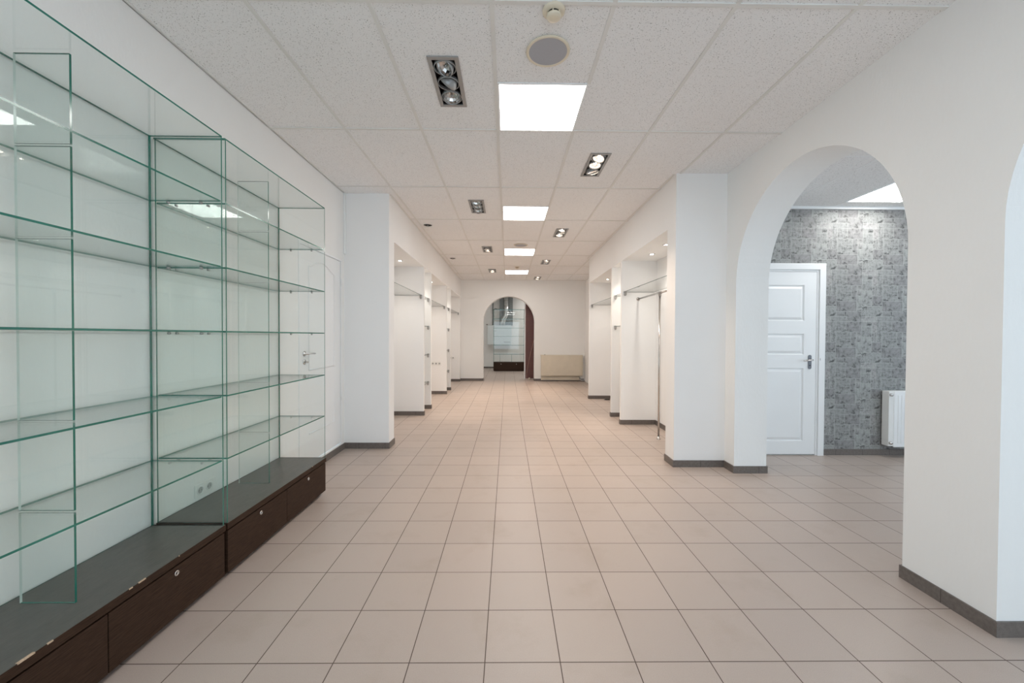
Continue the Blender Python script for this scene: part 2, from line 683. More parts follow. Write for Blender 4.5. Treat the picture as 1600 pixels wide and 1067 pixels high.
# stone patterned wallpaper: blocks of one printed repeat, laid out again and again
def wallpaper():
    rnd = random.Random(11)
    n = 9
    U = .515 / n
    occ = [[False] * n for _ in range(n)]
    rects = []
    for j in range(n):
        for i in range(n):
            if occ[j][i]: continue
            w, h = rnd.choice([(1, 2), (2, 2), (2, 3), (3, 2), (2, 4), (3, 3), (2, 1), (3, 1), (2, 3), (3, 2), (4, 2)])
            while w > 1 and (i + w > n or any(occ[j][i + k] for k in range(w))): w -= 1
            while h > 1 and (j + h > n or any(occ[j + q][i + k] for q in range(h) for k in range(w))): h -= 1
            for q in range(h):
                for k in range(w): occ[j + q][i + k] = True
            rects.append((i, j, w, h, rnd.uniform(.36, 1), rnd.uniform(0, 1)))
    bm = bmesh.new()
    colr = bm.loops.layers.color.new('stone')
    uv = bm.loops.layers.uv.new('repeat')
    x0, z0, x1, z1 = 2.5, 0.0, 6.4, SH
    g = .0012

    def add(ax, az, bx, bz, y, c, ux, uz, mi):
        f = bm.faces.new([bm.verts.new(p) for p in ((ax, y, az), (bx, y, az), (bx, y, bz), (ax, y, bz))])
        f.material_index = mi
        for lp, (a, b_) in zip(f.loops, ((ax, az), (bx, az), (bx, bz), (ax, bz))):
            lp[colr] = (c[0], c[1], 0, 1)
            lp[uv].uv = (a - ux, b_ - uz)

    add(x0, z0, x1, z1, SR, (1, 0), 0, 0, 1)
    for a in range(9):
        for b in range(6):
            ox, oz = x0 - .12 + a * .515, -.06 + b * .515
            for i, j, w, h, c, d in rects:
                ax, bx = ox + i * U + g, ox + (i + w) * U - g
                az, bz = oz + j * U + g, oz + (j + h) * U - g
                ax, bx, az, bz = max(ax, x0), min(bx, x1), max(az, z0), min(bz, z1)
                if bx - ax < .003 or bz - az < .003: continue
                if ax < 3.42 and bz < 2.05 and bx < 3.44: continue   # behind the door
                add(ax, az, bx, bz, SR - .0004, (c, d), ox, oz, 0)
    me = bpy.data.meshes.new('wall_side_room_back')
    bmesh.ops.recalc_face_normals(bm, faces=bm.faces)
    bm.to_mesh(me)
    bm.free()
    mt, nt, b = new_mat('stone_block_wallpaper')
    vc = nt.nodes.new('ShaderNodeVertexColor')
    vc.layer_name = 'stone'
    sp = nt.nodes.new('ShaderNodeSeparateColor')
    nt.links.new(vc.outputs['Color'], sp.inputs[0])
    uvn = nt.nodes.new('ShaderNodeUVMap')
    uvn.uv_map = 'repeat'
    off = nt.nodes.new('ShaderNodeVectorMath')
    off.operation = 'ADD'
    cm = nt.nodes.new('ShaderNodeCombineXYZ')
    nt.links.new(mth(nt, 'MULTIPLY', sp.outputs[1], 7), cm.inputs[2])
    nt.links.new(uvn.outputs[0], off.inputs[0])
    nt.links.new(cm.outputs[0], off.inputs[1])
    fine = noise(nt, mapping(nt, off.outputs[0], (1.2, .8, 1)), 30, 7, .72)
    blot = noise(nt, mapping(nt, off.outputs[0], (.7, 1.5, 1)), 12, 7, .72)
    base = ramp(nt, sp.outputs[0], [(0, (.23, .225, .225)), (.5, (.30, .31, .30)), (.75, (.33, .32, .315)), (1, (.36, .385, .375))])
    dk = ramp(nt, fine, [(.33, (.38, .38, .38)), (.48, (.92, .92, .92)), (.68, (1.2, 1.2, 1.2))])
    bl = ramp(nt, blot, [(.36, (.25, .25, .25)), (.45, (1, 1, 1))])
    c1 = nt.nodes.new('ShaderNodeMix')
    c1.data_type = 'RGBA'
    c1.blend_type = 'MULTIPLY'
    c1.inputs[0].default_value = 1
    nt.links.new(base, c1.inputs[6])
    nt.links.new(dk, c1.inputs[7])
    c2 = nt.nodes.new('ShaderNodeMix')
    c2.data_type = 'RGBA'
    c2.blend_type = 'MULTIPLY'
    c2.inputs[0].default_value = 1
    nt.links.new(c1.outputs[2], c2.inputs[6])
    nt.links.new(bl, c2.inputs[7])
    nt.links.new(c2.outputs[2], b.inputs['Base Color'])
    b.inputs['Roughness'].default_value = .55
    me.materials.append(mt)
    me.materials.append(simple('wallpaper_pale_joint', (.47, .48, .46), .6, var=.1, scale=40))
    o = bpy.data.objects.new('wall_side_room_back', me)
    COL.objects.link(o)
    struct(o)


wallpaper()
struct(box('wall_side_room_backing', 2.36, 6.6, SR + .0005, SR + .16, 0, H, M_WALL))

# ------------------------------------------------------------------ far room beyond the far arch
m = MB()
m.box(-1.9, 3.0, 16.06, 16.2, 0, H)
m.box(-1.75, -1.6, END + .25, 16.06, 0, H)
m.box(2.6, 2.75, END + .25, 16.06, 0, H)
struct(m.build('wall_far_room', M_WALL))
m = MB()
m.box(-1.75, 2.75, END + .13, 16.2, H, H + .05)
struct(m.build('ceiling_far_room', M_CEIL))


# ------------------------------------------------------------------ skirting tiles
def skirt(name, pts, h=.068, t=.009, fn=None):
    """polyline of the wall foot, the room lies on its right-hand side"""
    mb = MB()
    P = [Vector((x, y)) for x, y in pts]

    def nrm(a, b):
        d = (b - a).normalized()
        return Vector((d.y, -d.x))

    offs = []
    for i, p in enumerate(P):
        ns = []
        if i > 0: ns.append(nrm(P[i - 1], p))
        if i < len(P) - 1: ns.append(nrm(p, P[i + 1]))
        if len(ns) == 2:
            s = ns[0] + ns[1]
            offs.append(p + s * (t / max(.3, 1 + ns[0].dot(ns[1]))))
        else:
            offs.append(p + ns[0] * t)
    for i in range(len(P) - 1):
        a, b, c, d = P[i], P[i + 1], offs[i + 1], offs[i]
        lo = [(v.x, v.y, .0) for v in (a, b, c, d)]
        hi = [(v.x, v.y, h) for v in (a, b, c, d)]
        mb.quad(hi)
        mb.quad([lo[3], lo[2], hi[2], hi[3]])
        mb.quad([lo[0], lo[3], hi[3], hi[0]])
        mb.quad([lo[1], lo[2], hi[2], hi[1]])
        mb.quad([lo[0], lo[1], hi[1], hi[0]])
    return struct(mb.build(name, M_SKIRT, fn=fn))


left_pts = [(LW, FRONT), (LW, 4.565), (LH, 4.565), (LH, 4.772), (LW, 4.772)]
for a, b in LP[1:-1]:
    left_pts += [(LW, a), (LH, a), (LH, b), (LW, b)]
left_pts += [(LW, 11.33), (LH, 11.33), (LH, END), (-.71, END), (-.71, END + .25), (-1.6, END + .25)]
skirt('baseboard_left', left_pts)
right_pts = [(2.27, END), (2.20, 8.30), (RHB, 8.30), (RHB, 8.245), (2.20, 8.245), (2.20, 6.45), (RHB, 6.45), (RHB, 6.40),
             (2.20, 6.40), (2.20, 5.895), (RHB, 5.895), (RHB, 5.84), (2.20, 5.84), (2.20, 4.144), (RHB, 4.144), (RHB, 3.93)]
skirt('baseboard_hall_right', [(x + .008 * (y - 4.9), y) for x, y in right_pts] + [(rwx(3.93), 3.93), (rwx(3.755), 3.755), (2.495, 3.755), (2.495, 4.30)])
skirt('baseboard_far', [(.78, END + .25), (.78, END), (2.25, END)])
skirt('baseboard_right', [(2.495, 2.11), (rwx(2.11), 2.11), (rwx(1.69), 1.69), (2.495, 1.69), (2.495, 2.11)])
skirt('baseboard_right_near', [(2.495, .045), (rwx(.045), .045), (rwx(FRONT), FRONT)])
skirt('baseboard_side_room', [(3.505, SR), (6.4, SR)], t=.01)
skirt('baseboard_far_room', [(-1.6, END + .26), (-1.6, 16.06), (2.6, 16.06)], h=.06)


# ------------------------------------------------------------------ glass display cabinets
def pane(name, x0, x1, y0, y1, z0, z1, parent, glass=None, edge=None, **k):
    mb = MB()
    fs = mb.box(x0, x1, y0, y1, z0, z1, 1)
    d = (x1 - x0, y1 - y0, z1 - z0)
    ax = d.index(min(d))
    bmesh.ops.recalc_face_normals(mb.bm, faces=mb.bm.faces)
    for f in fs:
        f.normal_update()
        if abs(f.normal[ax]) > .9: f.material_index = 0
    return mb.build(name, [glass or M_GLASS, edge or M_GEDGE], parent, normals=False, **k)


SHELF_Z = [.649, .986, 1.328, 1.667, 2.007]
CT = 2.345
PT = .302


def display_cabinet(y0, y1, label, chips):
    t = empty('display_cabinet', (-1.69, (y0 + y1) / 2, 0))
    tag(t, label, 'display cabinet')
    XF, XB = -1.497, -1.865
    G = .008
    # plinth: carcass on a set-back foot, lipped top board
    mb = MB()
    mb.box(-1.868, -1.512, y0 + .004, y1 - .004, .030, .262)
    mb.box(-1.868, -1.535, y0 + .02, y1 - .04, .0, .030)
    mb.build('plinth', M_WENGE, t)
    mb = MB()
    mb.box(-1.868, -1.490, y0 + .001, y1 - .001, .268, PT, 0)
    for f in mb.bm.faces:
        c = f.calc_center_median()
        if c.z > PT - .001: f.material_index = 1
    for a, b, dpt in chips:
        mb.box(-1.490 - dpt * .6, -1.4892, a, b, PT - .004, PT + .0005, 2)
    mb.build('top_board', [M_WENGE, M_WTOP, M_CHIP], t)
    ym = (y0 + y1) / 2
    for a, b in ((y0 + .006, ym - .002), (ym + .002, y1 - .006)):
        d = box('drawer', -1.511, -1.493, a, b, .032, .259, M_WENGE, t, bevel=.0012)
        mb = MB()
        yc = (a + b) / 2
        mb.lathe([(0, .0), (.0125, 0), (.0125, .003), (.0105, .0045), (.007, .0045), (.0065, .002), (0, .002)], (-1.493, yc, .229), (1, 0, 0), 24)
        mb.box(-1.4915, -1.4895, yc - .001, yc + .001, .224, .234, 1)
        mb.build('lock', [M_CHROME, M_HOLE], d)
    # glass box
    pane('back_pane', XB - .006, XB, y0 + .012, y1 - .012, PT, CT - G, t)
    pane('side_pane', XB, XF, y0 + .004, y0 + .004 + G, PT, CT - G, t)
    pane('side_pane', XB, XF, y1 - .004 - G, y1 - .004, PT, CT - G, t)
    pane('top_pane', XB - .006, XF, y0 + .004, y1 - .004, CT - G, CT, t)
    for z in SHELF_Z:
        s = pane('shelf', XB + .001, XF - .001, y0 + .0135, y1 - .0135, z - G, z, t)
        for yy, sg in ((y0 + .0122, 1), (y1 - .0122, -1)):
            for xx in (XF - .10, XB + .10):
                mb = MB()
                mb.lathe([(0, 0), (.006, 0), (.006, .012), (0, .012)], (xx, yy, z - G - .0062), (0, sg, 0), 12)
                mb.build('shelf_pin', M_STEEL, s)
    zs = [PT] + SHELF_Z + [CT - G]
    for a, b in zip(zs, zs[1:]):
        lo = a
        hi = (b - G if b < CT - .02 else b) - .0006
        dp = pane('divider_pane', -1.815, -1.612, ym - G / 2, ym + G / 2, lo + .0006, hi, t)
        dp.data.materials.append(M_GEDGE_LIT)
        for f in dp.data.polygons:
            if f.normal.x < -.9: f.material_index = 2  # rear edge only gets the painted-in light
    return t


display_cabinet(.868, 2.094, 'glass display cabinet on dark wood plinth with chipped edge, nearest on the left wall',
                [(1.205, 1.25, .012), (1.283, 1.30, .006), (1.56, 1.575, .004), (1.60, 1.632, .007), (1.795, 1.80, .003)])
display_cabinet(2.108, 3.252, 'glass display cabinet on dark wood plinth beside the white wall door, second from camera', [(3.02, 3.03, .002)])


# ------------------------------------------------------------------ wall sockets
def sockets(loc, n, facing, label):
    """facing: 'x' plate faces +x, 'y' plate faces -y. row of n gangs"""
    t = empty('wall_socket', loc)
    tag(t, label, 'socket')
    W = .073
    mb = MB()
    mb.box(-.0405 - W * (n - 1) / 2, .0405 + W * (n - 1) / 2, -.005, 0, -.0405, .0405)
    pts = []
    for k in range(n):
        cx = (k - (n - 1) / 2) * W
        pts.append(cx)
    o = mb.build('frame_plate', M_PLASTIC, None, bevel=.0025)
    o.parent = t
    for cx in pts:
        mb = MB()
        mb.lathe([(.026, 0), (.026, .0030), (.0205, .0030), (.0200, .0006)], (cx, -.005, 0), (0, -1, 0), 28)
        mb.lathe([(.0200, .0006), (0, .0006)], (cx, -.005, 0), (0, -1, 0), 28, 2)
        for s in (-1, 1):
            mb.lathe([(0, .0010), (.0032, .0010), (.0032, .0001)], (cx + s * .0095, -.005, 0), (0, -1, 0), 10, 1)
        q = mb.build('outlet', [M_PLASTIC, M_HOLE, M_SOCK_SHADE])
        q.parent = t
    if facing == 'x': t.rotation_euler = (0, 0, PI / 2)
    return t


sockets((LW, 2.455, .357), 2, 'x', 'double white wall socket seen through the glass cabinet beside the door')
sockets((-1.602, 8.855, .684), 3, 'y', 'triple white wall socket in the left hall niche')
sockets((-1.60, 11.33, .676), 2, 'y', 'double white wall socket in the farthest left niche')


# ------------------------------------------------------------------ doors
def door_left():
    t = empty('door_1', (LW, 4.02, .085))
    tag(t, 'white panelled door with arched upper panel in left wall, behind glass cabinet', 'door', kind='structure')
    y0, y1, z0, z1 = DL0, DL1, .085, DLZ
    X = LW
    mb = MB()   # frame set nearly flush in the opening
    mb.box(X - .12, X + .006, y0, y0 + .018, z0, z1)
    mb.box(X - .12, X + .006, y1 - .018, y1, z0, z1)
    mb.box(X - .12, X + .006, y0 + .018, y1 - .018, z1 - .018, z1)
    mb.build('frame', M_WHITE, t, bevel=.002)
    a, b, lo, hi = y0 + .026, y1 - .022, z0 + .012, z1 - .022
    mb = MB()
    mb.box(X - .040, X - .002, a, b, lo, hi)
    leaf = mb.build('door_leaf', M_WHITE, t, bevel=.0015)

    def groove(poly, nm):
        # a moulded bead following the outline of a panel
        g = MB()
        g.tube([(X - .0015, y, z) for y, z in poly] + [(X - .0015, poly[0][0], poly[0][1]), (X - .0015, poly[1][0], poly[1][1])], .0075, 8)
        g.build(nm, M_WHITE, leaf)

    p0, p1 = a + .16, b - .16
    arc = [(p1 - (p1 - p0) * k / 14, 1.96 + .075 * math.sin(PI * k / 14) ** 1.5) for k in range(15)]
    groove([(p0, .976), (p1, .976)] + arc, 'panel_moulding')
    groove([(p0, .37), (p1, .37), (p1, .834), (p0, .834)], 'panel_moulding')
    mb = MB()
    mb.lathe([(0, 0), (.025, 0), (.025, .006), (.011, .009), (.009, .042), (0, .042)], (X - .002, a + .075, 1.135), (1, 0, 0), 24)
    mb.tube([(X + .035, a + .075, 1.135), (X + .040, a + .10, 1.137), (X + .040, a + .20, 1.132)], [.009, .0085, .007], 12)
    mb.build('lever_handle', M_CHROME, leaf)
    mb = MB()
    mb.lathe([(0, 0), (.025, 0), (.025, .006), (.008, .008), (0, .008)], (X - .002, a + .075, 1.058), (1, 0, 0), 24)
    mb.tube([(X + .004, a + .075, 1.058), (X + .03, a + .075, 1.058)], .005, 8)
    mb.box(X + .026, X + .029, a + .062, a + .100, 1.050, 1.066)
    mb.build('lock_key', M_CHROME, leaf)
    for z in (1.90, .62):
        mb = MB()
        mb.tube([(X + .008, y1 - .020, z - .04), (X + .008, y1 - .020, z + .04)], .007, 10)
        mb.build('hinge', M_WHITE, t)


door_left()


def door_side():
    Y = SR - .002
    t = empty('door_2', (3.0, Y, 0))
    tag(t, 'white three-panel door with dark handle plate in stone wallpaper wall', 'door', kind='structure')
    x0, x1, z1 = 2.53, 3.500, 2.122
    mb = MB()
    fw = .068
    mb.box(x1 - fw, x1, Y - .028, Y, 0, z1 - fw)
    mb.box(x0, x0 + fw, Y - .028, Y, 0, z1 - fw)
    mb.box(x0, x1, Y - .028, Y, z1 - fw, z1)
    mb.box(x1 - fw - .022, x1 - fw, Y - .016, Y, 0, z1 - fw)
    mb.box(x0 + fw, x0 + fw + .022, Y - .016, Y, 0, z1 - fw)
    mb.box(x0 + fw + .022, x1 - fw - .022, Y - .016, Y, z1 - fw - .022, z1 - fw)
    mb.build('frame', M_WHITE, t, bevel=.003)
    L, R_, lo, hi = x0 + fw + .0235, x1 - fw - .0235, .014, z1 - fw - .0235
    yf, yr = Y - .012, Y - .006
    # leaf face built around three sunk panels with raised fields
    P = [(L + .15, R_ - .135, 1.490, 1.885), (L + .15, R_ - .135, 1.118, 1.348), (L + .15, R_ - .135, .160, .970)]
    mb = MB()
    zs = sorted({lo, hi, *[p[2] for p in P], *[p[3] for p in P]})
    for a, b in zip(zs, zs[1:]):
        mz = (a + b) / 2
        inside = [p for p in P if p[2] < mz < p[3]]
        segs = [(L, R_)] if not inside else [(L, inside[0][0]), (inside[0][1], R_)]
        for c, d in segs:
            mb.quad([(c, yf, a), (d, yf, a), (d, yf, b), (c, yf, b)])
    mb.quad([(L, yf, lo), (L, Y, lo), (L, Y, hi), (L, yf, hi)])
    mb.quad([(R_, yf, lo), (R_, Y, lo), (R_, Y, hi), (R_, yf, hi)])
    mb.quad([(L, yf, lo), (R_, yf, lo), (R_, Y, lo), (L, Y, lo)])
    leaf = mb.build('door_leaf', M_WHITE, t)
    for a, b, c, d in P:
        q = MB()
        rings = [(0, yf), (.010, yf + .011), (.016, yf + .011), (.040, yf - .001)]
        prev = None
        for off, y in rings:
            cur = [(a + off, y, c + off), (b - off, y, c + off), (b - off, y, d - off), (a + off, y, d - off)]
            if prev:
                for k in range(4):
                    q.quad([prev[k], prev[(k + 1) % 4], cur[(k + 1) % 4], cur[k]])
            prev = cur
        q.quad(prev)
        q.build('raised_panel', M_WHITE, leaf)
    mb = MB()
    hx = 3.339
    mb.prism([(hx + .018 * math.cos(a) , (1.097 if s > 0 else .976) + .018 * math.sin(a)) for s, rng in ((1, range(0, 9)), (-1, range(8, 17))) for a in [PI * k / 8 for k in rng]],
             yf - .006, yf, lambda u, v, a: (u, a, v))
    pl = mb.build('handle_plate', M_PLATE, leaf)
    mb = MB()
    mb.tube([(hx, yf - .004, 1.062), (hx, yf - .048, 1.062), (hx - .02, yf - .052, 1.060), (hx - .10, yf - .050, 1.052)], [.009, .009, .009, .007], 12)
    mb.build('lever_handle', M_CHROME, pl)
    mb = MB()
    mb.lathe([(0, 0), (.006, 0), (.006, .002), (0, .002)], (hx, yf - .006, 1.0), (0, -1, 0), 12)
    mb.build('keyhole', M_HOLE, pl)
    mb = MB()
    mb.box(x1 - fw + .012, x1 - fw + .017, Y - .0295, Y - .028, 1.055, 1.080)
    mb.build('strike_plate', M_STEEL, t)


door_side()

# conduit in the corner by the left pilaster
mb = MB()
mb.box(LW + .0005, LW + .022, 4.535, 4.5645, 2.24, H - .002)
struct(mb.build('trim_3', M_WHITE, bevel=.002))


# ------------------------------------------------------------------ glass shelves in the niches
def glass_shelf(x_in, x_out, y0, y1, z, label, group=None):
    """x_out = front edge, x_in = edge at the niche's back"""
    a, b = min(x_in, x_out), max(x_in, x_out)
    t = empty('glass_shelf', ((a + b) / 2, (y0 + y1) / 2, z - .008))
    tag(t, label, 'shelf', group)
    pane('shelf_pane', a, b, y0 + .004, y1 - .004, z - .008, z, t, M_GLASS2, M_GEDGE2)
    s = 1 if x_out > x_in else -1
    for yy, sg in ((y0, 1), (y1, -1)):
        for xx in (x_out - s * .022,):
            mb = MB()
            w, hh, dd = .016, .052, .030
            pts = [(-w, .0), (-w, -.022)] + [(-w * math.cos(PI * k / 10), -.026 - (hh - .026) * math.sin(PI * k / 10)) for k in range(0, 11)] + [(w, -.022), (w, .0)]
            # body below the glass and a small lip above it
            ya, yb = yy, yy + sg * dd
            mb.prism(pts, ya, yb, lambda u, v, q, xx=xx: (xx + u, q, z - .0082 + v))
            mb.box(xx - w, xx + w, min(ya, yy + sg * .022), max(ya, yy + sg * .022), z + .0002, z + .009)
            mb.box(xx - w, xx + w, min(yy, yy + sg * .0038), max(yy, yy + sg * .0038), z - .009, z + .0003)
            mb.build('bracket', M_STEEL, t)
    return t


XO, XI = -1.398, -1.84
glass_shelf(XI, XO, 4.772, 6.465, 1.966, 'glass shelf across the nearest left niche, just behind the white pilaster')
for z, w in ((1.966, 'topmost'), (1.475, 'second from top'), (.979, 'third from top'), (.484, 'lowest')):
    glass_shelf(XI, XO, 6.515, 7.063, z, 'small glass shelf in the first narrow left niche, ' + w + ' of four', 'glass shelves of the first narrow niche')
glass_shelf(XI, XO, 7.115, 8.855, 1.962, 'glass shelf spanning the wide left niche with the triple socket')
for z, w in ((1.962, 'topmost'), (1.472, 'second from top'), (.973, 'third from top'), (.480, 'lowest')):
    glass_shelf(XI, XO, 8.905, 9.488, z, 'small glass shelf in the second narrow left niche, ' + w + ' of four', 'glass shelves of the second narrow niche')
glass_shelf(XI, XO, 9.538, 11.33, 1.962, 'glass shelf spanning the farthest left niche beside the far wall')
# right side
glass_shelf(2.16, 1.715, 4.144, 5.84, 1.972, 'glass shelf above the clothes rail in the nearest right niche')
glass_shelf(2.16, 1.725, 5.895, 6.40, 1.968, 'upper small glass shelf in the narrow right niche')
glass_shelf(2.16, 1.725, 5.895, 6.40, 1.476, 'lower small glass shelf in the narrow right niche')
glass_shelf(2.17, 1.74, 6.45, 8.245, 1.968, 'glass shelf in the farthest right niche')

# ------------------------------------------------------------------ clothes rail
t = empty('clothes_rail', (1.93, 5.0, 0))
tag(t, 'chrome clothes rail on one floor post in the nearest right niche', 'clothes rail')
rx, rz = 1.932, 1.866
mb = MB()
mb.tube([(rx, 4.149, rz), (rx, 5.835, rz)], .0125, 16)
mb.build('rail', M_CHROME, t)
for ya, sg in ((4.144, 1), (5.84, -1)):
    mb = MB()
    mb.lathe([(0, 0), (.026, 0), (.026, .004), (.016, .007), (.016, .022), (0, .022)], (rx, ya, rz), (0, sg, 0), 24)
    mb.build('flange', M_CHROME, t)
mb = MB()
mb.tube([(rx, 5.0, .004), (rx, 5.0, rz)], .0125, 16)
mb.build('post', M_CHROME, t)
mb = MB()
mb.lathe([(0, 0), (.027, 0), (.027, .005), (.017, .010), (.016, .034), (0, .034)], (rx, 5.0, 0), (0, 0, 1), 24)
mb.build('foot', M_CHROME, t)
mb = MB()
mb.lathe([(.0, -.035), (.018, -.035), (.018, .026), (.0, .026)], (rx, 5.0, rz - .01), (0, 0, 1), 20)
mb.tube([(rx, 4.965, rz), (rx, 5.035, rz)], .0185, 16)
mb.build('tee_joint', M_STEEL, t)


# ------------------------------------------------------------------ ceiling spot fittings
def spot_fitting(x, y, heads, label, energy=42):
    """three gimbal lamps in one recessed frame. heads: (tilt_x, tilt_y, lit) near to far"""
    cx, cy = x + SPOT_W / 2, y + SPOT_D / 2
    t = empty('recessed_spotlight', (cx, cy, H))
    tag(t, label, 'ceiling light', 'triple recessed spotlights along the hall ceiling')
    W, D = SPOT_W / 2, SPOT_D / 2
    b = .024
    mb = MB()
    for q in ((cx - W, cx + W, cy - D, cy - D + b), (cx - W, cx + W, cy + D - b, cy + D),
              (cx - W, cx - W + b, cy - D + b, cy + D - b), (cx + W - b, cx + W, cy - D + b, cy + D - b)):
        mb.box(q[0], q[1], q[2], q[3], H - .004, H + .003)
    mb.build('frame', M_FRAME, t)
    mb = MB()
    w, d, tp = W - b + .001, D - b + .001, H + .15
    c = [(cx - w, cy - d), (cx + w, cy - d), (cx + w, cy + d), (cx - w, cy + d)]
    for k in range(4):
        (ax, ay), (bx, by) = c[k], c[(k + 1) % 4]
        mb.quad([(ax, ay, H), (bx, by, H), (bx, by, tp), (ax, ay, tp)])
    mb.quad([(p[0], p[1], tp) for p in c])
    mb.build('housing', M_DARK, t)
    for k, (tx, ty, lit) in enumerate(heads):
        hy = cy + (k - 1) * .149
        zc = H + .008
        ax_in = Vector((0, 0, 1))
        ring = MB()
        ring.lathe([(.0640, -.010), (.0682, -.010), (.0682, .010), (.0640, .010), (.0640, -.010)], (cx, hy, zc), (0, 0, 1), 36)
        rg = ring.build('gimbal_ring', M_FRAME, t)
        d = Vector((math.sin(tx), math.sin(ty), -math.cos(tx) * math.cos(ty))).normalized()
        hd = MB()
        # can with rim, opening along d
        hd.lathe([(.0, -.050), (.030, -.048), (.046, -.030), (.056, -.004), (.057, .012), (.0535, .012), (.052, .004)], (cx, hy, zc), d, 36)
        head = hd.build('lamp_head', M_FRAME, rg)
        rf = MB()
        rf.lathe([(.052, .006), (.046, -.008), (.034, -.021), (.018, -.029), (.008, -.030)], (cx, hy, zc), d, 12, 0, False)
        rf.build('reflector', M_BULB if lit else M_CHROME, rg)
        bl = MB()
        bl.lathe([(.0, .000), (.009, -.002), (.011, -.012), (.009, -.030)], (cx, hy, zc), d, 16)
        bl.build('bulb', M_BULBHOT if lit else M_STEEL, rg)
        if lit:
            L = bpy.data.lights.new('spot_lamp', 'SPOT')
            L.energy = energy
            L.color = (1.0, .78, .60)
            L.spot_size = math.radians(72)
            L.spot_blend = .9
            L.shadow_soft_size = .045
            lo = bpy.data.objects.new('spot_lamp', L)
            COL.objects.link(lo)
            lo.parent = t
            lo.location = Vector((cx, hy, zc)) + d * .02 - Vector((cx, cy, H))
            lo.rotation_euler = d.to_track_quat('-Z', 'Y').to_euler()
    return t


r = math.radians
spot_fitting(*SPOT_L[0], [(r(-30), r(-18), 0), (r(-40), r(35), 0), (r(4), r(-16), 0)], 'unlit triple recessed spotlight nearest the camera, left of the first lit panel')
spot_fitting(*SPOT_L[1], [(r(5), r(-24), 0), (r(-5), r(-22), 0), (r(6), r(-25), 0)], 'unlit triple recessed spotlight left of the second lit panel')
spot_fitting(*SPOT_L[2], [(r(-8), r(14), 0), (r(-10), r(5), 1), (r(-14), r(-5), 1)], 'lit triple recessed spotlight left of the third lit panel')
spot_fitting(*SPOT_L[3], [(r(-8), r(14), 0), (r(10), r(-8), 1), (r(12), r(-18), 1)], 'lit triple recessed spotlight left of the farthest lit panel')
spot_fitting(*SPOT_R[0], [(r(-22), r(-14), 1), (r(-4), r(-10), 1), (r(16), r(10), 1)], 'lit triple recessed spotlight with bright glare, nearest of those right of the panels')
spot_fitting(*SPOT_R[1], [(r(-18), r(-8), 1), (r(20), r(6), 1), (r(-6), r(-12), 1)], 'lit triple recessed spotlight just beyond the second lit panel, on its right')
spot_fitting(*SPOT_R[2], [(r(-16), r(-8), 1), (r(18), r(4), 1), (r(8), r(-8), 0)], 'lit triple recessed spotlight between third and fourth lit panels, on their right')
spot_fitting(*SPOT_R[3], [(r(-12), r(-16), 1), (r(-14), r(-6), 0), (r(-16), r(-22), 1)], 'lit triple recessed spotlight right beside the far wall')


# ------------------------------------------------------------------ lit ceiling panels
def light_panel(x, y, z, s, label):
    t = empty('ceiling_light_panel', (x + s / 2, y + s / 2, z))
    tag(t, label, 'ceiling light', 'square lit ceiling panels')
    mb = MB()
    e = .012
    for q in ((x - e, x + s + e, y - e, y), (x - e, x + s + e, y + s, y + s + e), (x - e, x, y, y + s), (x + s, x + s + e, y, y + s)):
        mb.box(q[0], q[1], q[2], q[3], z - .003, z + .010)
    mb.build('frame', M_WHITE, t)
    mb = MB()
    mb.quad([(x, y, z - .0005), (x, y + s, z - .0005), (x + s, y + s, z - .0005), (x + s, y, z - .0005)])
    mb.quad([(x, y, z + .006), (x, y + s, z + .006), (x + s, y + s, z + .006), (x + s, y, z + .006)], 1)
    mb.build('diffuser', [M_PANEL, M_WHITE], t, normals=False)
    return t


for (x, y), lb in zip(PANELS, ['square lit ceiling panel above and behind the camera', 'square lit ceiling panel nearest in view, the largest one',
                               'square lit ceiling panel second in the hall row', 'square lit ceiling panel third in the hall row',
                               'square lit ceiling panel farthest down the hall, before the far wall']):
    light_panel(x, y, H, PS, lb)
light_panel(3.600, 3.600, SH, .56, 'square lit ceiling panel in the side room seen through the arch')
light_panel(.9, 13.3, H, .58, 'unseen light panel added to brighten the room beyond the far arch, right of the glass cabinet')  # the far room panels are out of view, added to brighten it
light_panel(-1.0, 12.8, H, .58, 'unseen light panel added to brighten the room beyond the far arch, left of the glass cabinet')
light_panel(1.1, 15.1, H, .58, 'unseen light panel added to brighten the room beyond the far arch, nearest its back wall')


# ------------------------------------------------------------------ speakers, detectors, vents
def speaker(x, y, label):
    t = empty('ceiling_speaker', (x, y, H))
    tag(t, label, 'speaker', 'round ceiling speakers')
    mb = MB()
    mb.lathe([(.119, .003), (.125, -.001), (.124, -.006), (.112, -.008), (.108, -.005)], (x, y, H), (0, 0, 1), 48)
    mb.build('rim', M_CREAM, t)
    mb = MB()
    mb.lathe([(.109, -.0052), (.06, -.0065), (0, -.007)], (x, y, H), (0, 0, 1), 48)
    mb.build('grille', M_SPK, t)


speaker(.222, 2.268, 'round grey ceiling speaker in cream ring beside the nearest lit panel')
speaker(.226, 7.06, 'round grey ceiling speaker just before the third lit panel')


